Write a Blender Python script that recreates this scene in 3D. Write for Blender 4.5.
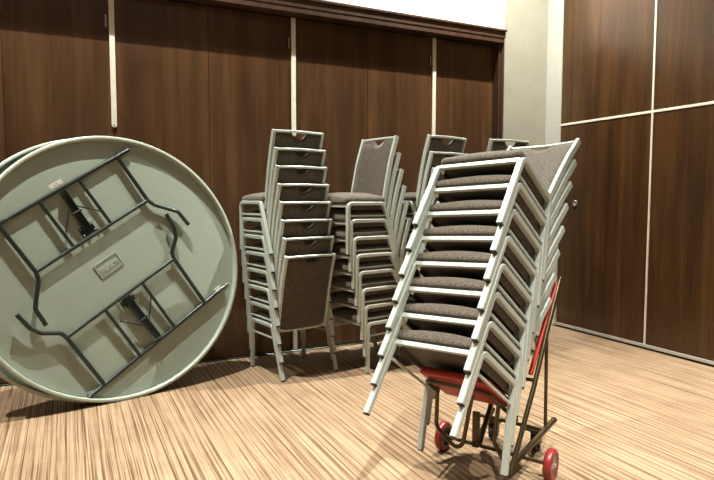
import bpy, bmesh, math, random
from mathutils import Vector, Matrix, Euler
random.seed(7)
PI = math.pi
for o in list(bpy.data.objects): bpy.data.objects.remove(o)
SC = bpy.context.scene
COL = SC.collection

# ---------------------------------------------------------------- camera
F, YAW, PITCH, ROLL, CAMH = 591.7, .4544, .0693, .00125, 1.36
cam = bpy.data.cameras.new('camera'); camo = bpy.data.objects.new('camera', cam); COL.objects.link(camo)
cam.sensor_width = 36; cam.sensor_fit = 'HORIZONTAL'; cam.lens = 36 * F / 714; cam.clip_start = .05
camo.location = (0, 0, CAMH)
fwd = Vector((math.sin(YAW) * math.cos(PITCH), math.cos(YAW) * math.cos(PITCH), -math.sin(PITCH)))
camo.rotation_mode = 'QUATERNION'
camo.rotation_quaternion = fwd.to_track_quat('-Z', 'Y') @ Euler((0, 0, ROLL)).to_quaternion()
SC.camera = camo

# ---------------------------------------------------------------- light and exposure
SC.view_settings.view_transform = 'Standard'; SC.view_settings.look = 'None'
SC.view_settings.gamma = 1; SC.view_settings.use_curve_mapping = False
SC.view_settings.exposure = 0.1
w = bpy.data.worlds.new('world'); SC.world = w; w.use_nodes = True
w.node_tree.nodes['Background'].inputs[0].default_value = (1, .9, .75, 1)
w.node_tree.nodes['Background'].inputs[1].default_value = .02
CEIL = 5.6
def spot(x, y, power, size=92, blend=.35, col=(1, .975, .88), r=.02):
    l = bpy.data.lights.new('downlight', 'SPOT'); l.energy = power; l.spot_size = math.radians(size)
    l.spot_blend = blend; l.color = col; l.shadow_soft_size = r
    o = bpy.data.objects.new('downlight', l); o.location = (x, y, CEIL - .06); COL.objects.link(o)
for x, e in ((-2.6, 1500), (.43, 1650), (3.7, 2100)): spot(x, 4.0, e, 92, .9)
for x, e in ((-2.4, 1400), (1.0, 2000), (3.9, 2000)): spot(x, .9, e, 62, .8)
for x in (-2.0, 1.6): spot(x, -1.6, 800, 75, .8)
for k in range(6):                        # added fill spots that whiten the bulkhead, no known fixtures
    l = bpy.data.lights.new('bulkhead_fill_spot', 'SPOT'); l.energy = 150; l.spot_size = math.radians(70); l.spot_blend = .8
    l.color = (1, .94, .84); l.shadow_soft_size = .05
    o = bpy.data.objects.new('bulkhead_fill_spot', l); o.location = (-3.2 + 1.3 * k, 3.9, CEIL - .08); COL.objects.link(o)
    o.rotation_euler = (math.radians(42), 0, 0)
def area(x, y, sx, sy, power, col=(1, .93, .83)):
    l = bpy.data.lights.new('overhead_fill', 'AREA'); l.shape = 'RECTANGLE'; l.size = sx; l.size_y = sy
    l.energy = power; l.color = col
    o = bpy.data.objects.new('overhead_fill', l); o.location = (x, y, CEIL - .03); COL.objects.link(o)
area(.5, -.5, 5, 4, 30)  # soft fill added overhead for ambient light, not a fixture of the room

# ---------------------------------------------------------------- materials
def newmat(name, col=(.5, .5, .5), rough=.5, metal=0, spec=.5):
    m = bpy.data.materials.new(name); m.use_nodes = True
    b = m.node_tree.nodes['Principled BSDF']
    b.inputs['Base Color'].default_value = (*col, 1); b.inputs['Roughness'].default_value = rough
    b.inputs['Metallic'].default_value = metal; b.inputs['Specular IOR Level'].default_value = spec
    return m, m.node_tree, b
def N(nt, t, **k):
    n = nt.nodes.new(t)
    for a, v in k.items():
        if a in n.inputs.keys(): n.inputs[a].default_value = v
        else: setattr(n, a, v)
    return n
def ramp(nt, fac, stops):
    r = nt.nodes.new('ShaderNodeValToRGB'); e = r.color_ramp.elements
    while len(e) < len(stops): e.new(.5)
    for q, (p, c) in zip(e, stops): q.position = p; q.color = (*c, 1)
    nt.links.new(fac, r.inputs[0]); return r.outputs[0]
def mapping(nt, src, scale):
    m = nt.nodes.new('ShaderNodeMapping'); m.inputs['Scale'].default_value = scale
    nt.links.new(src, m.inputs['Vector']); return m.outputs[0]
def noise(nt, vec, scale, detail=3, rough=.5, dist=0):
    n = nt.nodes.new('ShaderNodeTexNoise'); n.inputs['Scale'].default_value = scale
    n.inputs['Detail'].default_value = detail; n.inputs['Roughness'].default_value = rough
    n.inputs['Distortion'].default_value = dist
    nt.links.new(vec, n.inputs['Vector']); return n.outputs['Fac']
def bump(nt, b, h, strength=.3, dist=.002):
    n = nt.nodes.new('ShaderNodeBump'); n.inputs['Strength'].default_value = strength
    n.inputs['Distance'].default_value = dist
    nt.links.new(h, n.inputs['Height']); nt.links.new(n.outputs[0], b.inputs['Normal'])
def mixc(nt, mode, a, c, f=1.0):
    n = nt.nodes.new('ShaderNodeMix'); n.data_type = 'RGBA'; n.blend_type = mode
    n.inputs[0].default_value = f
    nt.links.new(a, n.inputs[6]); nt.links.new(c, n.inputs[7]); return n.outputs[2]

def veneer(name, dark, mid, light, rough):
    m, nt, b = newmat(name, mid, rough)
    pos = nt.nodes.new('ShaderNodeNewGeometry').outputs['Position']
    g = noise(nt, mapping(nt, pos, (9, 9, .35)), 1.0, 6, .66, .5)
    c1 = ramp(nt, g, [(.2, dark), (.5, mid), (.85, light)])
    fine = noise(nt, mapping(nt, pos, (150, 150, 2.2)), 1.0, 3, .6)
    c2 = ramp(nt, fine, [(.3, (.86, .86, .86)), (.7, (1.10, 1.08, 1.05))])
    fig = noise(nt, mapping(nt, pos, (3.5, 3.5, .8)), 1.0, 3, .5, 1.2)
    c3 = ramp(nt, fig, [(.3, (.75, .72, .7)), (.7, (1.2, 1.15, 1.1))])
    c = mixc(nt, 'MULTIPLY', mixc(nt, 'MULTIPLY', c1, c2), c3)
    nt.links.new(c, b.inputs['Base Color'])
    r = nt.nodes.new('ShaderNodeMapRange'); r.inputs[3].default_value = rough - .05; r.inputs[4].default_value = rough + .1
    nt.links.new(fine, r.inputs[0]); nt.links.new(r.outputs[0], b.inputs['Roughness'])
    bump(nt, b, fine, .08, .001)
    return m
M_DOOR = veneer('door_veneer', (.030, .014, .006), (.062, .030, .012), (.120, .062, .026), .29)
M_PANEL = veneer('panel_veneer', (.024, .011, .004), (.052, .024, .008), (.115, .055, .018), .27)
M_FRAME = veneer('frame_veneer', (.030, .014, .008), (.050, .024, .013), (.085, .042, .022), .4)

def make_carpet():
    m, nt, b = newmat('striped_carpet', (.5, .4, .28), .95, 0, .1)
    pos = nt.nodes.new('ShaderNodeNewGeometry').outputs['Position']
    wob = noise(nt, mapping(nt, pos, (5, 2.5, 1)), 1.0, 2)
    sep = nt.nodes.new('ShaderNodeSeparateXYZ'); nt.links.new(pos, sep.inputs[0])
    a = N(nt, 'ShaderNodeMath', operation='MULTIPLY'); nt.links.new(wob, a.inputs[0]); a.inputs[1].default_value = .006
    x = N(nt, 'ShaderNodeMath', operation='ADD'); nt.links.new(sep.outputs[0], x.inputs[0]); nt.links.new(a.outputs[0], x.inputs[1])
    ys = N(nt, 'ShaderNodeMath', operation='MULTIPLY'); nt.links.new(sep.outputs[1], ys.inputs[0]); ys.inputs[1].default_value = .007
    cb = nt.nodes.new('ShaderNodeCombineXYZ'); nt.links.new(x.outputs[0], cb.inputs[0]); nt.links.new(ys.outputs[0], cb.inputs[1])
    s1 = noise(nt, cb.outputs[0], 125, 2, .6)
    s2 = noise(nt, cb.outputs[0], 260, 2, .6)
    ph = N(nt, 'ShaderNodeMath', operation='MULTIPLY'); nt.links.new(x.outputs[0], ph.inputs[0]); ph.inputs[1].default_value = 2 * PI / .040
    ph2 = N(nt, 'ShaderNodeMath', operation='MULTIPLY_ADD'); nt.links.new(noise(nt, cb.outputs[0], 9, 2), ph2.inputs[0]); ph2.inputs[1].default_value = 9.0; nt.links.new(ph.outputs[0], ph2.inputs[2])
    sn = N(nt, 'ShaderNodeMath', operation='SINE'); nt.links.new(ph2.outputs[0], sn.inputs[0])
    sm = N(nt, 'ShaderNodeMath', operation='MULTIPLY_ADD'); nt.links.new(sn.outputs[0], sm.inputs[0]); sm.inputs[1].default_value = .065; nt.links.new(s1, sm.inputs[2])
    s1 = sm.outputs[0]
    c1 = ramp(nt, s1, [(.34, (.115, .070, .043)), (.43, (.21, .137, .088)), (.49, (.31, .222, .147)), (.70, (.385, .288, .197))])
    c2 = ramp(nt, s2, [(.30, (.60, .54, .50)), (.45, (.88, .86, .83)), (.6, (1.0, 1.0, 1.0))])
    sp = noise(nt, mapping(nt, pos, (170, 60, 1)), 1.0, 4, .7)
    c3 = ramp(nt, sp, [(.3, (.86, .85, .83)), (.65, (1.05, 1.05, 1.04))])
    bl = noise(nt, pos, 3.5, 4, .6)
    c4 = ramp(nt, bl, [(.35, (.88, .86, .84)), (.6, (1.03, 1.02, 1.0))])
    c = mixc(nt, 'MULTIPLY', mixc(nt, 'MULTIPLY', mixc(nt, 'MULTIPLY', c1, c2), c3), c4)
    nt.links.new(c, b.inputs['Base Color'])
    bump(nt, b, sp, .5, .004)
    return m
M_CARPET = make_carpet()

def plaster(name, col, var=.06, rough=.9):
    m, nt, b = newmat(name, col, rough, 0, .2)
    pos = nt.nodes.new('ShaderNodeNewGeometry').outputs['Position']
    n = noise(nt, pos, 4, 5, .6, .3)
    lo = tuple(c * (1 - var) for c in col); hi = tuple(min(1, c * (1 + var)) for c in col)
    nt.links.new(ramp(nt, n, [(.3, lo), (.7, hi)]), b.inputs['Base Color'])
    bump(nt, b, noise(nt, pos, 60, 3), .05, .001)
    return m
M_WHITE = plaster('white_plaster', (.82, .80, .74), .02)
M_BEIGE = plaster('beige_wall_finish', (.30, .288, .228), .06)
M_CEIL = plaster('ceiling_plaster', (.50, .48, .44), .02)

def brushed(name, col, rough=.4, metal=.0, var=.08, spec=.5):
    m, nt, b = newmat(name, col, rough, metal, spec)
    tc = nt.nodes.new('ShaderNodeTexCoord').outputs['Object']
    n = noise(nt, tc, 35, 4, .6)
    lo = tuple(c * (1 - var) for c in col); hi = tuple(min(1, c * (1 + var)) for c in col)
    nt.links.new(ramp(nt, n, [(.3, lo), (.7, hi)]), b.inputs['Base Color'])
    return m
M_STRIP = brushed('cream_metal_strip', (.66, .62, .52), .45)
M_JAMB = brushed('white_partition_jamb', (.42, .42, .375), .5)
M_ALU = brushed('aluminium_trim', (.50, .48, .43), .4, .3)
M_STEEL = brushed('bright_steel', (.6, .6, .58), .3, .9)
M_BLACK = brushed('black_rubber', (.012, .012, .012), .6)
M_SHADOWGAP = brushed('dark_seal', (.01, .008, .007), .8)
M_CHAIR = brushed('silver_grey_powder_coat', (.46, .51, .465), .34, .12, .03)
M_BRONZE = brushed('bronze_tube_paint', (.080, .058, .028), .30, .7, .12)
M_TABLE = brushed('grey_green_moulded_plastic', (.29, .345, .285), .40, 0, .03)
M_RIM = brushed('pale_table_edge_plastic', (.40, .46, .385), .32, 0, .03)
M_TUBE = brushed('dark_grey_table_tube', (.040, .050, .046), .28, .6, .1)
M_RED = brushed('red_vinyl', (.34, .020, .011), .42, 0, .08)
M_REDWHEEL = brushed('red_polyurethane', (.25, .022, .024), .35, 0, .1)
M_STICKER = brushed('sticker_paper', (.6, .6, .52), .5)
M_REDINK = brushed('red_ink', (.5, .05, .03), .6)

def fabric(name, dark, light, sc=170):
    m, nt, b = newmat(name, light, .9, 0, .15)
    tc = nt.nodes.new('ShaderNodeTexCoord').outputs['Object']
    n = noise(nt, tc, sc, 3, .7)
    n2 = noise(nt, tc, 60, 4, .7)
    c = mixc(nt, 'MULTIPLY', ramp(nt, n, [(.36, dark), (.64, light)]), ramp(nt, n2, [(.3, (.75, .72, .7)), (.7, (1.15, 1.15, 1.15))]))
    nt.links.new(c, b.inputs['Base Color'])
    b.inputs['Sheen Weight'].default_value = .25
    bump(nt, b, n, .5, .002)
    return m
M_FABRIC = fabric('brown_fleck_upholstery', (.022, .018, .013), (.142, .118, .090))
M_UNDER = brushed('brown_seat_underside', (.045, .037, .030), .6)

# ---------------------------------------------------------------- mesh helpers
def obj(name, bm, mat, parent=None, smooth=False, mats=None):
    me = bpy.data.meshes.new(name)
    bmesh.ops.recalc_face_normals(bm, faces=bm.faces)
    bm.to_mesh(me); bm.free()
    for mm in (mats or [mat]): me.materials.append(mm)
    if smooth:
        for p in me.polygons: p.use_smooth = True
    o = bpy.data.objects.new(name, me); COL.objects.link(o)
    if parent: o.parent = parent
    return o
def smooth_by_angle(o, ang=40):
    me = o.data; bm = bmesh.new(); bm.from_mesh(me)
    for f in bm.faces: f.smooth = True
    for e in bm.edges:
        if len(e.link_faces) == 2 and e.calc_face_angle(0) > math.radians(ang): e.smooth = False
    bm.to_mesh(me); bm.free(); return o
def box(bm, x0, x1, y0, y1, z0, z1, bev=0, M=None):
    r = bmesh.ops.create_cube(bm, size=1)
    vs = r['verts']
    for v in vs:
        v.co = Vector(((x0 + x1) / 2 + v.co.x * (x1 - x0), (y0 + y1) / 2 + v.co.y * (y1 - y0), (z0 + z1) / 2 + v.co.z * (z1 - z0)))
    if bev:
        es = list({e for v in vs for e in v.link_edges})
        g = bmesh.ops.bevel(bm, geom=es, offset=bev, segments=1, affect='EDGES')
        vs = list({v for f in g['faces'] for v in f.verts} | {v for v in vs if v.is_valid})
    if M:
        for v in vs: v.co = M @ v.co
    return vs
def prof_rect(w, h, c):
    a, b = w / 2, h / 2
    return [(a, b - c), (a - c, b), (-a + c, b), (-a, b - c), (-a, -b + c), (-a + c, -b), (a - c, -b), (a, -b + c)]
def prof_circ(r, n=10): return [(r * math.cos(2 * PI * i / n), r * math.sin(2 * PI * i / n)) for i in range(n)]
def sweep(bm, pts, prof, B=None, cap=True):
    """sweep a profile along pts; B = fixed binormal (profile x axis) for planar paths, else transported"""
    pts = [Vector(p) for p in pts]; rings = []; prev = None
    for i, p in enumerate(pts):
        if i == 0: t = (pts[1] - p).normalized(); s = 1
        elif i == len(pts) - 1: t = (p - pts[i - 1]).normalized(); s = 1
        else:
            a = (p - pts[i - 1]).normalized(); c = (pts[i + 1] - p).normalized()
            t = (a + c).normalized(); s = 1 / max(.5, t.dot(a))
        if B is not None:
            b = Vector(B).normalized(); n = b.cross(t).normalized()
        else:
            if prev is None:
                q = Vector((0, 0, 1)) if abs(t.z) < .9 else Vector((1, 0, 0))
                b = q.cross(t).normalized()
            else: b = (prev - t * prev.dot(t)).normalized()
            n = b.cross(t).normalized(); prev = b; s = 1
        rings.append([bm.verts.new(p + b * u + n * v * s) for u, v in prof])
    m = len(prof)
    for r0, r1 in zip(rings, rings[1:]):
        for k in range(m): bm.faces.new((r0[k], r0[(k + 1) % m], r1[(k + 1) % m], r1[k]))
    if cap: bm.faces.new(rings[0][::-1]); bm.faces.new(rings[-1])
    return rings
def fillet(pts, r, n=5):
    pts = [Vector(p) for p in pts]; out = [pts[0]]
    rr = r if isinstance(r, (list, tuple)) else [r] * len(pts)
    for i in range(1, len(pts) - 1):
        p = pts[i]; a = (pts[i - 1] - p).normalized(); c = (pts[i + 1] - p).normalized()
        ang = a.angle(c)
        if ang > PI - .02: out.append(p); continue
        d = rr[i] / math.tan(ang / 2)
        d = min(d, (pts[i - 1] - p).length * .49, (pts[i + 1] - p).length * .49); R_ = d * math.tan(ang / 2)
        ctr = p + (a + c).normalized() * (R_ / math.sin(ang / 2))
        s = p + a * d - ctr; e = p + c * d - ctr
        for k in range(n + 1):
            t = k / n; th = s.angle(e)
            out.append(ctr + (s * math.sin((1 - t) * th) + e * math.sin(t * th)) / math.sin(th))
    out.append(pts[-1]); return out
def roundbox(bm, c, h, r, n=(10, 10, 4), crown=0, M=None):
    def ticks(k, hh):
        e = r / hh
        base = [-1, -1 + e * .12, -1 + e * .35, -1 + e * .65, -1 + e]
        mid = [(-1 + e) + (2 - 2 * e) * i / k for i in range(1, k)]
        return base + mid + [-q for q in base[::-1]]
    tx, ty, tz = (ticks(n[i], h[i]) for i in range(3))
    cache = {}
    def V(i, j, k):
        key = (i, j, k)
        if key not in cache:
            p = Vector((tx[i] * h[0], ty[j] * h[1], tz[k] * h[2]))
            q = Vector([max(-(h[a] - r), min(h[a] - r, p[a])) for a in range(3)])
            d = p - q
            if d.length > 1e-9:
                p = q + d.normalized() * r
            if crown and p.z > 0: p.z += crown * (1 - (p.x / h[0]) ** 2) * (1 - abs(p.y / h[1]) ** 7) * min(1, p.z / h[2])
            p = p + Vector(c)
            cache[key] = bm.verts.new(M @ p if M else p)
        return cache[key]
    X, Y, Z = len(tx) - 1, len(ty) - 1, len(tz) - 1
    for i in range(X):
        for j in range(Y):
            for k in (0, Z): bm.faces.new((V(i, j, k), V(i + 1, j, k), V(i + 1, j + 1, k), V(i, j + 1, k)))
    for i in range(X):
        for k in range(Z):
            for j in (0, Y): bm.faces.new((V(i, j, k), V(i + 1, j, k), V(i + 1, j, k + 1), V(i, j, k + 1)))
    for j in range(Y):
        for k in range(Z):
            for i in (0, X): bm.faces.new((V(i, j, k), V(i, j + 1, k), V(i, j + 1, k + 1), V(i, j, k + 1)))
def lathe(bm, prof, n=24, M=None, cap=True):
    """prof: list of (radius, axial) revolved round local Z"""
    rings = []
    for r, z in prof:
        rings.append([bm.verts.new((M or Matrix()) @ Vector((r * math.cos(2 * PI * k / n), r * math.sin(2 * PI * k / n), z))) for k in range(n)])
    for a, b in zip(rings, rings[1:]):
        for k in range(n): bm.faces.new((a[k], a[(k + 1) % n], b[(k + 1) % n], b[k]))
    if not cap:
        for k in range(n): bm.faces.new((rings[0][k], rings[-1][k], rings[-1][(k + 1) % n], rings[0][(k + 1) % n]))
        return
    if prof[0][0] > 1e-4: bm.faces.new(rings[0][::-1])
    if prof[-1][0] > 1e-4: bm.faces.new(rings[-1])
def empty(name, label, cat, loc=(0, 0, 0), group=None):
    o = bpy.data.objects.new(name, None); COL.objects.link(o); o.location = loc
    o.empty_display_size = .1
    if label: o['label'] = label
    if cat: o['category'] = cat
    if group: o['group'] = group
    return o
def struct_empty(name, loc=(0, 0, 0)):
    o = bpy.data.objects.new(name, None); COL.objects.link(o); o.location = loc; o['kind'] = 'structure'; return o
def struct(name, bm, mat, mats=None):
    o = obj(name, bm, mat, mats=mats); o['kind'] = 'structure'; return o

# ---------------------------------------------------------------- room shell
YD, YW, XR = 4.94, 4.93, 4.675          # door plane, plaster plane, right wall plane
XL, YF = -5.2, -3.6
bm = bmesh.new(); box(bm, XL - .1, XR + .1, YF - .1, 5.1, -.12, 0); struct('floor', bm, M_CARPET)
bm = bmesh.new(); box(bm, XL - .1, XR + .1, YF - .1, 5.1, CEIL, CEIL + .12); struct('ceiling', bm, M_CEIL)
bm = bmesh.new(); box(bm, XL - .1, XL, YF, 5.1, 0, CEIL); struct('wall_left', bm, M_PANEL)
bm = bmesh.new(); box(bm, XL, XR, YF - .1, YF, 0, CEIL); struct('wall_front', bm, M_PANEL)

ZH, ZT = 2.92, 3.06                      # header underside and top
FX0, FX1 = -2.6, 3.965                   # clear opening of the cupboard run
wb = struct_empty('wall_back', (0, 5.0, 0))
def wpart(name, mat, parent, *a, bev=0):
    bm = bmesh.new(); box(bm, *a, bev=bev); o = obj(name, bm, mat)
    o.parent = parent; o.matrix_parent_inverse = Matrix.Translation(-parent.location); return o
wpart('bulkhead', M_WHITE, wb, XL, 4.095, YW, 5.08, ZT - .02, CEIL)
wpart('plaster_strip', M_BEIGE, wb, 3.99, 4.095, YW, 5.0, 0, ZT - .02)
wpart('backing', M_SHADOWGAP, wb, FX0 - .14, 4.095, 5.0, 5.08, 0, ZT)
wpart('wall_panel', M_BEIGE, wb, XL, FX0 - .12, YW, 5.08, 0, ZT)
wpart('pier', M_BEIGE, wb, 4.095, XR, YW - .012, 5.08, 0, CEIL)
wpart('skirting', M_STRIP, wb, 4.085, XR - .001, YW - .024, YW - .012, .012, .095, bev=.003)
# casing round the opening
tr = struct_empty('trim_1', (FX1 + .06, 4.88, 0))
def casing(name, a): return wpart(name, M_FRAME, tr, *a, bev=.003)
casing('header_fascia', (FX0 - .12, 4.02, 4.815, 4.935, ZH + .055, ZT - .022))
casing('header_moulding', (FX0 - .13, 4.028, 4.802, 4.93, ZT - .022, ZT))
casing('header_soffit', (FX0 - .07, FX1 + .04, 4.820, 4.985, ZH + .008, ZH + .055))
casing('casing_post', (FX1 + .025, 4.02, 4.835, 4.935, 0, ZH + .055))
casing('jamb', (FX1, FX1 + .025, 4.85, 4.985, 0, ZH + .008))
casing('casing_post', (FX0 - .12, FX0 - .045, 4.835, 4.935, 0, ZH + .055))
casing('jamb', (FX0 - .045, FX0, 4.85, 4.985, 0, ZH + .008))
t2 = wpart('trim_2', M_TUBE, wb, FX0, FX1, 4.905, 4.925, 0, .012, bev=.002); t2.name = 'floor_track'

# cupboard leaves: seams every 0.725 m, metal strip on every second seam
seams = [-2.56, -1.835, -1.11, -.385, .34, 1.065, 1.795, 2.52, 3.242, FX1 - .004]
di = 0
for a, b in zip(seams, seams[1:]):
    di += 1
    d = struct_empty('door_%d' % di, ((a + b) / 2, YD, 0))
    wpart('door_leaf', M_DOOR, d, a + .0015, b - .0015, YD, YD + .04, .014, ZH - .004, bev=.0015)
strip_seams = {-1.11, .34, 1.795, 3.242}
for s in strip_seams:
    d = bpy.data.objects['door_%d' % (seams.index(s) + 1)]
    def strap(z0, z1, round_low):
        bm = bmesh.new(); wdt = .019
        pts = []
        if round_low:
            pts = [(s + wdt * math.cos(PI + PI * k / 8), z0 + wdt + wdt * math.sin(PI + PI * k / 8)) for k in range(9)] + [(s + wdt, z1), (s - wdt, z1)]
        else:
            pts = [(s - wdt, z0), (s + wdt, z0)] + [(s + wdt * math.cos(PI * k / 8), z1 - wdt + wdt * math.sin(PI * k / 8)) for k in range(9)]
        f = [bm.verts.new((x, YD - .013, z)) for x, z in pts]; g = [bm.verts.new((x, YD + .001, z)) for x, z in pts]
        bm.faces.new(f); bm.faces.new(g[::-1])
        for k in range(len(f)): bm.faces.new((f[k], f[(k + 1) % len(f)], g[(k + 1) % len(f)], g[k]))
        o = obj('cover_strip', bm, M_STRIP); o.parent = d; o.matrix_parent_inverse = Matrix.Translation(-d.location)
        bm = bmesh.new(); zz = z0 + .022 if round_low else z1 - .022
        lathe(bm, [(.0001, 0), (.007, 0), (.006, .003), (.0001, .0035)], 12, Matrix.Translation((s, YD - .013, zz)) @ Matrix.Rotation(PI / 2, 4, 'X'))
        k_ = obj('screw', bm, M_STEEL, o, True)
    strap(1.905, ZH - .004, True); strap(.014, .19, False)
    wpart('hinge', M_STEEL, d, s - .047, s - .037, YD - .008, YD + .001, 2.655, 2.745, bev=.001)
    wpart('hinge_pin', M_BLACK, d, s - .052, s - .047, YD - .010, YD + .001, 2.652, 2.748)

# right wall: operable partition with veneer panels between pale strips
wr = struct_empty('wall_right', (XR + .05, 1, 0))
def rp(name, mat, y0, y1, z0, z1, dx=0, th=.03, bev=.0015): return wpart(name, mat, wr, XR - dx, XR - dx + th, y0, y1, z0, z1, bev=bev)
rp('core', M_SHADOWGAP, YF, 4.71, .0, CEIL, -.02, .1, 0)
rp('jamb_panel', M_JAMB, 4.712, 4.93, .0, CEIL, .004, .1)
rp('jamb_bead', M_JAMB, 4.700, 4.716, .03, CEIL, .010, .04)
rp('skirting', M_STRIP, 4.716, 4.918, .012, .06, .012, .02)
ys = [4.702, 3.608, 2.514, 1.42, .326, -.768, -1.862, -2.956]
for a, b in zip(ys, ys[1:]):
    rp('veneer_panel', M_PANEL, b + .016, a - .004, .048, 2.122, 0, .03)
    rp('veneer_panel', M_PANEL, b + .016, a - .004, 2.146, CEIL - .03, 0, .03)
    rp('cover_strip', M_STRIP, b - .004, b + .016, .048, CEIL - .02, .006, .03)
rp('rail_strip', M_STRIP, ys[-1], 4.700, 2.123, 2.145, .005, .03)
rp('bottom_strip', M_ALU, ys[-1], 4.700, .020, .047, .008, .03)
bm = bmesh.new()
ML = Matrix.Translation((XR - .001, 4.475, 1.318)) @ Matrix.Rotation(-PI / 2, 4, 'Y')
lathe(bm, [(.0001, 0), (.030, 0), (.029, .008), (.020, .009), (.019, .005), (.0001, .005)], 20, ML)
lk = obj('lock', bm, M_STEEL, smooth=True); lk.parent = wr; lk.matrix_parent_inverse = Matrix.Translation(-wr.location)

# ---------------------------------------------------------------- stacking chair
XS, YFR, YB, YR, HS, ZL = .240, .238, -.106, -.262, .393, .300   # centre lines of the tubes
TW = .027
def make_chair(label):
    t = empty('stacking_chair', label, 'chair')
    P = prof_rect(.031, TW, .004)
    for s in (-1, 1):
        x = s * XS
        arc = fillet([(x, YFR, 0.008), (x, YFR, HS), (x, YB, HS), (x, YR, 0.008)], [0, .036, .036, 0], 6)
        arc = [Vector(a) for a in arc]
        top = [i for i, a in enumerate(arc) if abs(a.z - HS) < 1e-4]
        i0, i1 = top[0], top[-1]
        fa, fb = arc[i0], arc[i1]
        for path, nm in ((arc[:i0 + 1], 'leg'), (arc[i1:], 'leg')):
            bm = bmesh.new(); sweep(bm, path, P, (1, 0, 0)); l = smooth_by_angle(obj(nm, bm, M_CHAIR, t))
            foot = path[0] if path[0].z < .1 else path[-1]
            bm = bmesh.new(); box(bm, foot.x - .0125, foot.x + .0125, foot.y - .0125, foot.y + .0125, 0, .010, .002)
            obj('foot_cap', bm, M_BLACK, l)
        bm = bmesh.new(); sweep(bm, [fa, fb], P, (1, 0, 0)); obj('side_rail', bm, M_CHAIR, t)
        # lower stretcher
        yl = YB + (YR - YB) * (HS - ZL) / HS
        bm = bmesh.new(); sweep(bm, [(x, YFR - .01, ZL), (x, yl + .008, ZL)], prof_rect(.013, .013, .002), (1, 0, 0)); obj('side_stretcher', bm, M_CHAIR, t)
    bm = bmesh.new(); sweep(bm, [(-XS + .012, YFR - .002, .376), (XS - .012, YFR - .002, .376)], prof_rect(.02, .025, .003), (0, 1, 0)); obj('front_rail', bm, M_CHAIR, t)
    bm = bmesh.new(); sweep(bm, [(-XS + .012, -.135, .362), (XS - .012, -.135, .362)], prof_rect(.018, .018, .003), (0, 1, 0)); obj('rear_rail', bm, M_CHAIR, t)
    # seat
    bm = bmesh.new(); roundbox(bm, (0, .056, .423), (.236, .200, .024), .022, (10, 8, 1), .034)
    for v in bm.verts:
        if v.co.y > .17: v.co.z -= .010 * ((v.co.y - .17) / .078) ** 2
    seat = obj('seat', bm, M_FABRIC, t, True)
    bm = bmesh.new(); box(bm, -.215, .215, -.125, .218, .366, .401, .004); obj('seat_board', bm, M_UNDER, seat)
    for s in (-1, 1):
        bm = bmesh.new(); box(bm, s * .2175 - .003, s * .2175 + .003, -.10, .205, .343, .401, .002); obj('side_cover', bm, M_FABRIC, seat)
    # back frame
    prof = [(-.128, .348), (-.140, .40), (-.155, .47), (-.175, .57), (-.197, .67), (-.225, .78), (-.255, .87), (-.276, .936)]
    XP = .2115
    def yb(z):
        for (y0, z0), (y1, z1) in zip(prof, prof[1:]):
            if z <= z1: return y0 + (y1 - y0) * (z - z0) / (z1 - z0)
        return prof[-1][0]
    bm = bmesh.new()
    up = [Vector((-XP, y, z)) for y, z in prof]
    bar = [Vector((-XP + 2 * XP * k / 10, prof[-2][0] - .018 - .016 * math.sin(PI * k / 10), .926 + .004 * math.sin(PI * k / 10))) for k in range(11)]
    P2 = prof_rect(.022, .040, .004)
    sweep(bm, up, P2, (1, 0, 0)); sweep(bm, [Vector((XP, p.y, p.z)) for p in up], P2, (1, 0, 0))
    sweep(bm, bar, prof_rect(.026, .018, .004), None)
    low = [Vector((-XP + 2 * XP * k / 8, prof[0][0] - .022 * math.sin(PI * k / 8), .350)) for k in range(9)]
    sweep(bm, low, prof_rect(.014, .014, .002), None)
    bf = smooth_by_angle(obj('back_frame', bm, M_CHAIR, t))
    # upholstered back with half round hand hole at the top
    bm = bmesh.new(); NX, NZ = 28, 14; hw = XP - .009
    fr, bk = [], []
    for j in range(NZ + 1):
        ra, rb = [], []
        for i in range(NX + 1):
            x = -hw + 2 * hw * i / NX
            zt = .919
            if abs(x) < .062: zt -= .046 * math.sqrt(max(0, 1 - (x / .062) ** 2))
            z = .358 + (zt - .358) * j / NZ
            y = yb(z) - .016 * math.cos(PI * x / (2 * XP)) * (z - .35) / .57 - .018 * math.cos(PI * x / (2 * XP)) * (1 - (z - .35) / .57)
            e = min(1, (hw - abs(x)) / .025, (z - .350) / .03, (.925 - z + .004) / .03); e = max(0, e) ** .5
            ra.append(bm.verts.new((x, y + .005 + .012 * e, z))); rb.append(bm.verts.new((x, y - .005 - .004 * e, z)))
        fr.append(ra); bk.append(rb)
    for j in range(NZ):
        for i in range(NX):
            bm.faces.new((fr[j][i], fr[j][i + 1], fr[j + 1][i + 1], fr[j + 1][i])); bm.faces.new((bk[j][i], bk[j + 1][i], bk[j + 1][i + 1], bk[j][i + 1]))
    for i in range(NX):
        for j in (0, NZ): bm.faces.new((fr[j][i], fr[j][i + 1], bk[j][i + 1], bk[j][i]))
    for j in range(NZ):
        for i in (0, NX): bm.faces.new((fr[j][i], fr[j + 1][i], bk[j + 1][i], bk[j][i]))
    obj('backrest', bm, M_FABRIC, t, True)
    return t
def copy_tree(o, parent=None):
    c = o.copy(); COL.objects.link(c)
    if parent: c.parent = parent
    for ch in list(o.children): copy_tree(ch, c)
    return c
proto = make_chair('x'); used = [False]
def place_chair(M, label, group):
    o = proto if not used[0] else copy_tree(proto)
    used[0] = True
    o.matrix_world = M; o['label'] = label; o['group'] = group
    return o
def rotm(yaw, p=0, r=0):
    return Matrix.Rotation(yaw, 4, 'Z') @ Matrix.Rotation(p, 4, 'X') @ Matrix.Rotation(r, 4, 'Y')
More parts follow.
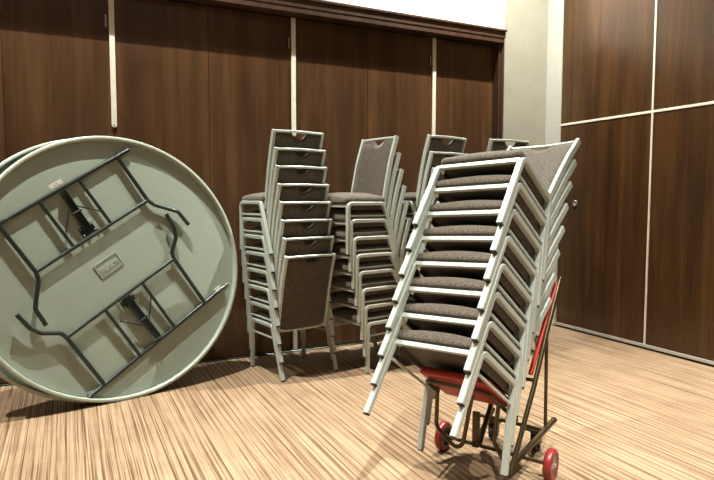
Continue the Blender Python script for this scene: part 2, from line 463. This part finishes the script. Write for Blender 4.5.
ORD = ['bottom chair', 'second chair from the bottom', 'third chair from the bottom', 'fourth chair from the bottom',
       'fifth chair from the bottom', 'third chair from the top', 'second chair from the top', 'topmost chair']
def stack(x, y, z, yaw, dy, dz, desc, group, p=0, r=0, dx=0, jit=.0035, lean=0):
    R = Matrix.Translation((x, y, z)) @ rotm(yaw, p, r); rnd = random.Random(int(x * 100))
    for k in range(8):
        j = 0 if k == 0 else 1
        L = Matrix.Translation((dx * k + j * rnd.uniform(-jit, jit), dy * k, dz * k))
        place_chair(R @ L, '%s %s' % (ORD[k], desc), group)
stack(1.594, 4.430, 0, .177, .0205, .134, 'in the stack beside the round table', 'chairs stacked beside the round tables', 0.0, 0, -.002)
stack(2.246, 4.315, 0, 1.779, .0205, .133, 'in the left-facing stack at mid wall', 'chairs in the left-facing stack', 0, 0, .009)
stack(2.822, 4.200, 0, .218, .026, .134, 'in the half-hidden stack left behind the trolley', 'chairs in the half hidden stack')
stack(3.481, 4.198, 0, .064, .026, .134, 'in the farthest right stack behind the trolley', 'chairs in the farthest stack')
TX = (1.484, 2.233, .230, 1.907, .633, .054)
stack(TX[0], TX[1], TX[2], TX[3], .026, .134, 'in the tilted stack on the trolley', 'chairs stacked on the trolley', TX[4], TX[5], 0, .002)

# ---------------------------------------------------------------- chair trolley
tro = empty('chair_trolley', 'bronze tube chair trolley with red pads and red wheels under the tilted stack', 'trolley', (1.94, 2.377, 0))
CH = Matrix.Translation(TX[:3]) @ rotm(TX[3], TX[4], TX[5])       # stack frame
def tpart(name, bm, mat, smooth=False, parent=None):
    o = obj(name, bm, mat, smooth=smooth); o.parent = parent or tro
    o.matrix_parent_inverse = Matrix.Translation(-tro.location) if not parent else Matrix()
    if parent is None: pass
    return o
def ttube(name, pts, r=.0125, mat=None, fil=.04):
    bm = bmesh.new(); sweep(bm, fillet(pts, fil, 5) if len(pts) > 2 else pts, prof_circ(r, 12)); o = tpart(name, bm, mat or M_BRONZE); smooth_by_angle(o, 50); return o
def loc(x, y, z): return CH @ Vector((x, y, z))
# leaning back frame: two poles joined by a top bar, following the stack
def pole(s, top=1.09): return [loc(s * .205, -.325, .03 if s < -1 else .12), loc(s * .205, -.322, .45), loc(s * .195, -.318, .8), loc(s * .19, -.316, top)]
for s in (-1.15, -.18):
    bm = bmesh.new(); sweep(bm, pole(s), prof_circ(.0125, 12)); smooth_by_angle(tpart('back_pole', bm, M_BRONZE), 50)
    bm = bmesh.new(); e = loc(s * .19, -.316, 1.09); e2 = loc(s * .19, -.316, 1.10)
    sweep(bm, [e, e2], prof_circ(.0135, 12)); tpart('end_cap', bm, M_BLACK)
for z in (.5, .93): ttube('cross_bar', [loc(-.23, -.322, z), loc(-.04, -.322, z)], .010)
for px in (-.207, -.037):
    bm = bmesh.new(); roundbox(bm, (0, 0, 0), (.012, .008, .27), .007, (1, 1, 4), 0, CH @ Matrix.Translation((px, -.307, .79)))
    tpart('back_pad', bm, M_RED, True)
# seat pad and its support
bm = bmesh.new(); roundbox(bm, (0, 0, 0), (.190, .140, .021), .018, (5, 4, 1), .004, CH @ Matrix.Translation((-.030, -.055, .316)))
tpart('seat_pad', bm, M_RED, True)
ttube('pad_frame', [loc(-.205, -.30, .278), loc(-.205, .040, .278), loc(.14, .040, .278), loc(.14, -.10, .278)], .0105)
# hanging loops below the pad
ua, ub, uc, ud = Vector((1.668, 2.475, .44)), Vector((1.655, 2.465, .205)), Vector((1.695, 2.307, .115)), Vector((1.745, 2.285, .43))
ttube('support_loop', [ua, ub, uc, ud], .0105, None, .045)
ttube('support_leg', [Vector((1.822, 2.178, .44)), Vector((1.803, 2.192, .20)), Vector((1.835, 2.150, .105)), Vector((1.90, 2.170, .075))], .0105, None, .03)
# base rails running back, rising to the casters
nA, nB = Vector((1.895, 2.17, .072)), Vector((2.352, 2.362, .158))
fA, fB = Vector((1.865, 2.41, .095)), Vector((2.125, 2.605, .172))
for a, b in ((nA, nB), (fA, fB)):
    ttube('base_rail', [a, b], .0155)
    bm = bmesh.new(); d = (b - a).normalized(); sweep(bm, [b - d * .002, b + d * .006], prof_circ(.0165, 12)); tpart('end_cap', bm, M_BRONZE)
ttube('base_cross_bar', [Vector((2.24, 2.315, .137)), Vector((2.075, 2.64, .137))], .011)
# axle and red wheels
wl, wrr = Vector((1.800, 2.610, .077)), Vector((2.066, 2.088, .077))
ax = (wrr - wl).normalized()
ttube('axle', [wl + ax * .02, wrr - ax * .02], .0095)
def wheel(c, r, wd, mat, hubm, axis, name='wheel'):
    Q = Matrix.Translation(c) @ axis.to_track_quat('Z', 'Y').to_matrix().to_4x4()
    bm = bmesh.new(); h = wd / 2
    lathe(bm, [(r * .62, -h * .9), (r * .80, -h), (r * .93, -h * .95), (r, -h * .6), (r, h * .6), (r * .93, h * .95), (r * .80, h), (r * .62, h * .9)], 32, Q, False)
    wo = tpart(name, bm, mat, True)
    bm = bmesh.new(); lathe(bm, [(.0001, -h * .6), (r * .30, -h * .6), (r * .34, -h * .35), (r * .6, -h * .35), (r * .63, -h * .95), (r * .63, h * .95), (r * .6, h * .35), (r * .34, h * .35), (r * .30, h * .7), (.0001, h * .7)], 32, Q)
    ho = tpart('hub', bm, hubm, True); ho.parent = wo; ho.matrix_parent_inverse = Matrix()
    bm = bmesh.new(); lathe(bm, [(.0001, -h * 1.35), (r * .12, -h * 1.3), (r * .13, h * 1.25), (.0001, h * 1.35)], 12, Q)
    bo = tpart('axle_nut', bm, M_STEEL, True); bo.parent = wo; bo.matrix_parent_inverse = Matrix()
    return wo
axw = Matrix.Rotation(.04, 3, 'Z') @ ax
wheel(wl, .077, .040, M_REDWHEEL, M_TUBE, axw); wheel(wrr, .077, .040, M_REDWHEEL, M_STEEL, axw)
# upright plate between axle and pad
bm = bmesh.new()
Qp = Matrix.Translation((1.872, 2.42, .16)) @ Matrix.Rotation(math.atan2(ax.y, ax.x), 4, 'Z')
box(bm, -.018, .018, -.012, .012, -.085, .10, .002, Qp); tpart('upright_plate', bm, M_BRONZE)
# upright rear strut
ttube('rear_strut', [Vector((2.272, 2.343, .14)), Vector((2.268, 2.345, .685))], .0095)
# casters
for c in (Vector((2.245, 2.38, .046)), Vector((2.135, 2.60, .046))):
    wheel(c, .046, .03, M_BLACK, M_BLACK, ax, 'caster_wheel')
    bm = bmesh.new()
    Qc = Matrix.Translation((c.x, c.y, 0)) @ Matrix.Rotation(math.atan2(ax.y, ax.x), 4, 'Z')
    box(bm, -.024, -.020, -.024, .024, .04, .106, .001, Qc); box(bm, .020, .024, -.024, .024, .04, .106, .001, Qc)
    box(bm, -.024, .024, -.030, .030, .104, .112, .001, Qc); tpart('caster_fork', bm, M_TUBE)
    bm = bmesh.new(); box(bm, -.05, .05, -.04, .04, .112, .120, .001, Qc); tpart('caster_plate', bm, M_BRONZE)

# ---------------------------------------------------------------- round folding tables
RT = .9086
def rot2(a, b, th=math.radians(31.5)): return (a * math.cos(th) - b * math.sin(th), a * math.sin(th) + b * math.cos(th))
def make_table(label, cx, cy, az, tilt, detail=True):
    t = empty('round_folding_table', label, 'table')
    n = Vector((math.sin(az) * math.cos(tilt), -math.cos(az) * math.cos(tilt), math.sin(tilt)))
    r = Vector((math.cos(az), math.sin(az), 0)); u = n.cross(r)
    if u.z < 0: u = -u
    ctr = Vector((cx, cy, RT * u.z)); base = ctr - u * RT
    M = Matrix((( r.x, u.x, n.x, base.x), (r.y, u.y, n.y, base.y), (r.z, u.z, n.z, base.z), (0, 0, 0, 1)))
    t.matrix_world = M
    Z0 = -.040                                    # recessed panel surface; rim lip at z = 0
    T = Matrix.Translation((0, RT, 0))
    bm = bmesh.new(); lathe(bm, [(.0001, Z0), (RT - .032, Z0), (RT - .028, Z0 - .006), (RT - .028, Z0 - .016), (.0001, Z0 - .016)], 96, T)
    pan = smooth_by_angle(obj('table_panel', bm, M_TABLE, t), 30)
    bm = bmesh.new()
    pr = [(RT - .027, Z0 - .002), (RT - .026, -.006), (RT - .021, 0), (RT - .010, 0), (RT - .002, -.006), (RT, -.014), (RT, -.040), (RT - .004, Z0 - .012), (RT - .012, Z0 - .017), (RT - .03, Z0 - .017), (RT - .03, Z0 - .002)]
    rings = []
    for a, z in pr: rings.append([bm.verts.new((a * math.cos(2 * PI * k / 128), RT + a * math.sin(2 * PI * k / 128), z)) for k in range(128)])
    for i in range(len(rings)):
        A, B = rings[i], rings[(i + 1) % len(rings)]
        for k in range(128): bm.faces.new((A[k], A[(k + 1) % 128], B[(k + 1) % 128], B[k]))
    smooth_by_angle(obj('rim', bm, M_RIM, t), 35)
    if not detail: return t
    def P(a, b, h): x, y = rot2(a, b); return Vector((x, RT + y, Z0 + h))
    def tb(name, pts, r=.0125, fil=.05, parent=None):
        bm = bmesh.new(); sweep(bm, fillet([P(*q) for q in pts], fil, 5) if len(pts) > 2 else [P(*q) for q in pts], prof_circ(r, 12))
        return smooth_by_angle(obj(name, bm, M_TUBE, parent or t), 50)
    def bolt(a, b, h, parent, r=.006):
        bm = bmesh.new(); lathe(bm, [(.0001, 0), (r, 0), (r, .003), (r * .5, .005), (.0001, .005)], 8, Matrix.Translation(P(a, b, h)))
        return obj('bolt', bm, M_STEEL, parent, True)
    H = .026
    def legset(sg, hb, ir, xl, xr, h0, h1, tip, ca, cb, lo, brx, flip):
        # hinge bar, inner rail, two bent legs, two cross bars, folding brace
        hbo = tb('hinge_bar', [(h0, hb, H - .008), (h1, hb, H - .008)], .0135)
        tb('cross_rail', [(xl, ir, H), (xr, ir, H)], .0125)
        for x, s in ((xl, -1), (xr, 1)):
            pts = [(x, hb, H - .004), (x, ir + sg * .0, H)]
            pts += [(x + s * a, ir + sg * b, H + c) for a, b, c in lo]
            l = tb('leg', pts, .0140, .05)
            a_, b_ = P(*pts[-2]), P(*pts[-1]); d = (b_ - a_).normalized()
            bm = bmesh.new(); sweep(bm, [b_ - d * .02, b_ + d * .004], prof_circ(.0145, 12)); obj('foot_cap', bm, M_BLACK, l)
        for x in (ca, cb): tb('cross_bar', [(x, hb, H - .006), (x, ir, H)], .0115)
        # brackets with bolts at both ends of the hinge bar
        for x in (h0 + .045, h1 - .045):
            bm = bmesh.new(); q = P(x, hb, 0)
            Mx = Matrix.Translation(q) @ Matrix.Rotation(math.radians(31.5), 4, 'Z')
            box(bm, -.035, .035, -.028, .028, 0, .008, .002, Mx); box(bm, -.022, .022, -.018, .018, .006, .016, .003, Mx)
            br = obj('hinge_bracket', bm, M_TABLE, t)
            for dx in (-.026, .026): bolt(x + dx, hb - sg * .021, .008, br, .005)
            # moulded rib towards the rim
            bm = bmesh.new(); e = 1 if x > 0 else -1
            box(bm, -.0, .10, -.004, .004, 0, .008, .002, Mx @ Matrix.Rotation(0 if e > 0 else PI, 4, 'Z')); obj('moulded_rib', bm, M_TABLE, pan)
        # folding brace
        ym, yh = (ir + sg * -.0, hb)
        bb = bmesh.new()
        A = P(brx, ir + (.055 if hb > ir else -.055), .010); B = P(brx + .01, hb - (.022 if hb > ir else -.022), .026)
        sweep(bb, [A, B], prof_rect(.046, .016, .003), None)
        brc = obj('folding_brace', bb, M_TUBE, t)
        dB = (B - A).normalized(); nrm = Vector((0, 0, 1)); sd = dB.cross(nrm).normalized()
        for s in (-1, 1):
            b3 = bmesh.new(); sweep(b3, [A + sd * s * .025 + nrm * .01, B + sd * s * .018 + nrm * .008], prof_rect(.005, .024, .001), None)
            obj('brace_flange', b3, M_TUBE, brc)
        mid = A.lerp(B, .45 if hb > ir else .48)
        b3 = bmesh.new(); sweep(b3, [mid - sd * .034 + nrm * .014, mid + sd * .034 + nrm * .014], prof_circ(.008, 10)); obj('brace_pivot', b3, M_TUBE, brc)
        # mounting plate
        b3 = bmesh.new(); k = ir + (.05 if hb > ir else -.05)
        Mx = Matrix.Translation(P(brx, k, 0)) @ Matrix.Rotation(math.radians(31.5), 4, 'Z')
        box(b3, -.052, .052, -.034, .034, 0, .007, .002, Mx); mp = obj('mounting_plate', b3, M_TUBE, t)
        for dx in (-.041, .041):
            for dy in (-.023, .023): bolt(brx + dx, k + dy, .007, mp, .0065)
        # moulded pad under it
        b3 = bmesh.new(); box(b3, -.075, .075, -.05, .05, -.002, .004, .002, Mx); obj('moulded_pad', b3, M_TABLE, pan)
        # two wire stays
        q = ir + (hb - ir) * .62
        for s in (-1, 1):
            b3 = bmesh.new(); sweep(b3, [P(brx + s * .03, ir + (hb - ir) * .60, .03), P(brx + s * .132, ir + (hb - ir) * .30, .040)], prof_circ(.005, 8))
            obj('wire_stay', b3, M_TUBE, t)
    legset(-1, .628, .265, -.432, .445, -.665, .545, 0, -.156, .134, [(.018, .05, .003), (.138, .185, .008), (.148, .305, .012)], -.012, False)
    legset(1, -.590, -.185, -.531, .355, -.652, .553, 0, -.24, .066, [(.010, .045, .003), (.100, .118, .010), (.132, .185, .014), (.14, .295, .018)], -.080, True)
    # moulded maker's plate
    bm = bmesh.new(); Mx = Matrix.Translation(P(-.039, .04, 0)) @ Matrix.Rotation(math.radians(31.5), 4, 'Z')
    box(bm, -.089, .089, -.052, .052, -.001, .0025, .001, Mx)
    for a in ((-.089, .089, .0455, .052), (-.089, .089, -.052, -.0455), (-.089, -.0825, -.052, .052), (.0825, .089, -.052, .052)):
        box(bm, a[0], a[1], a[2], a[3], .001, .0065, .001, Mx)
    npl = obj('maker_plate', bm, M_TABLE, pan)
    bm = bmesh.new()
    for row in (.036, -.036):
        for k in range(22): box(bm, -.076 + k * .007, -.0725 + k * .007, row - .004, row + .004, .0015, .005, 0, Mx)
    o = obj('small_embossing', bm, M_TABLE, pan); o['kind'] = 'stuff'
    cu = bpy.data.curves.new('txt', 'FONT'); cu.body = 'nufurn'; cu.size = .054; cu.extrude = .0022; cu.offset = .0008; cu.align_x = 'CENTER'; cu.align_y = 'CENTER'
    to = bpy.data.objects.new('txt', cu); COL.objects.link(to)
    me = bpy.data.meshes.new_from_object(to.evaluated_get(bpy.context.evaluated_depsgraph_get()))
    bpy.data.objects.remove(to); me.transform(Mx @ Matrix.Translation((0, -.002, .004))); me.materials.clear(); me.materials.append(M_RIM)
    lo = bpy.data.objects.new('lettering', me); COL.objects.link(lo); lo.parent = pan
    # sticker
    bm = bmesh.new(); Mx = Matrix.Translation(P(0, .668, 0)) @ Matrix.Rotation(math.radians(31.5), 4, 'Z')
    box(bm, -.045, .045, -.016, .016, 0, .0012, 0, Mx); st = obj('sticker', bm, M_STICKER, pan)
    bm = bmesh.new()
    for a in ((-.012, -.006, .004), (.004, .002, .005), (.010, -.008, .003)):
        lathe(bm, [(.0001, 0), (a[2], 0), (a[2], .0008), (.0001, .0008)], 10, Mx @ Matrix.Translation((a[0], a[1], .0012)))
    obj('red_marks', bm, M_REDINK, pan)
    return t
make_table('grey-green round folding table on edge, underside with folded dark legs showing', .3037, 4.3385, .2415, .155)
make_table('second round folding table behind the first, only its left rim showing', .205, 4.42, .225, .19, False)
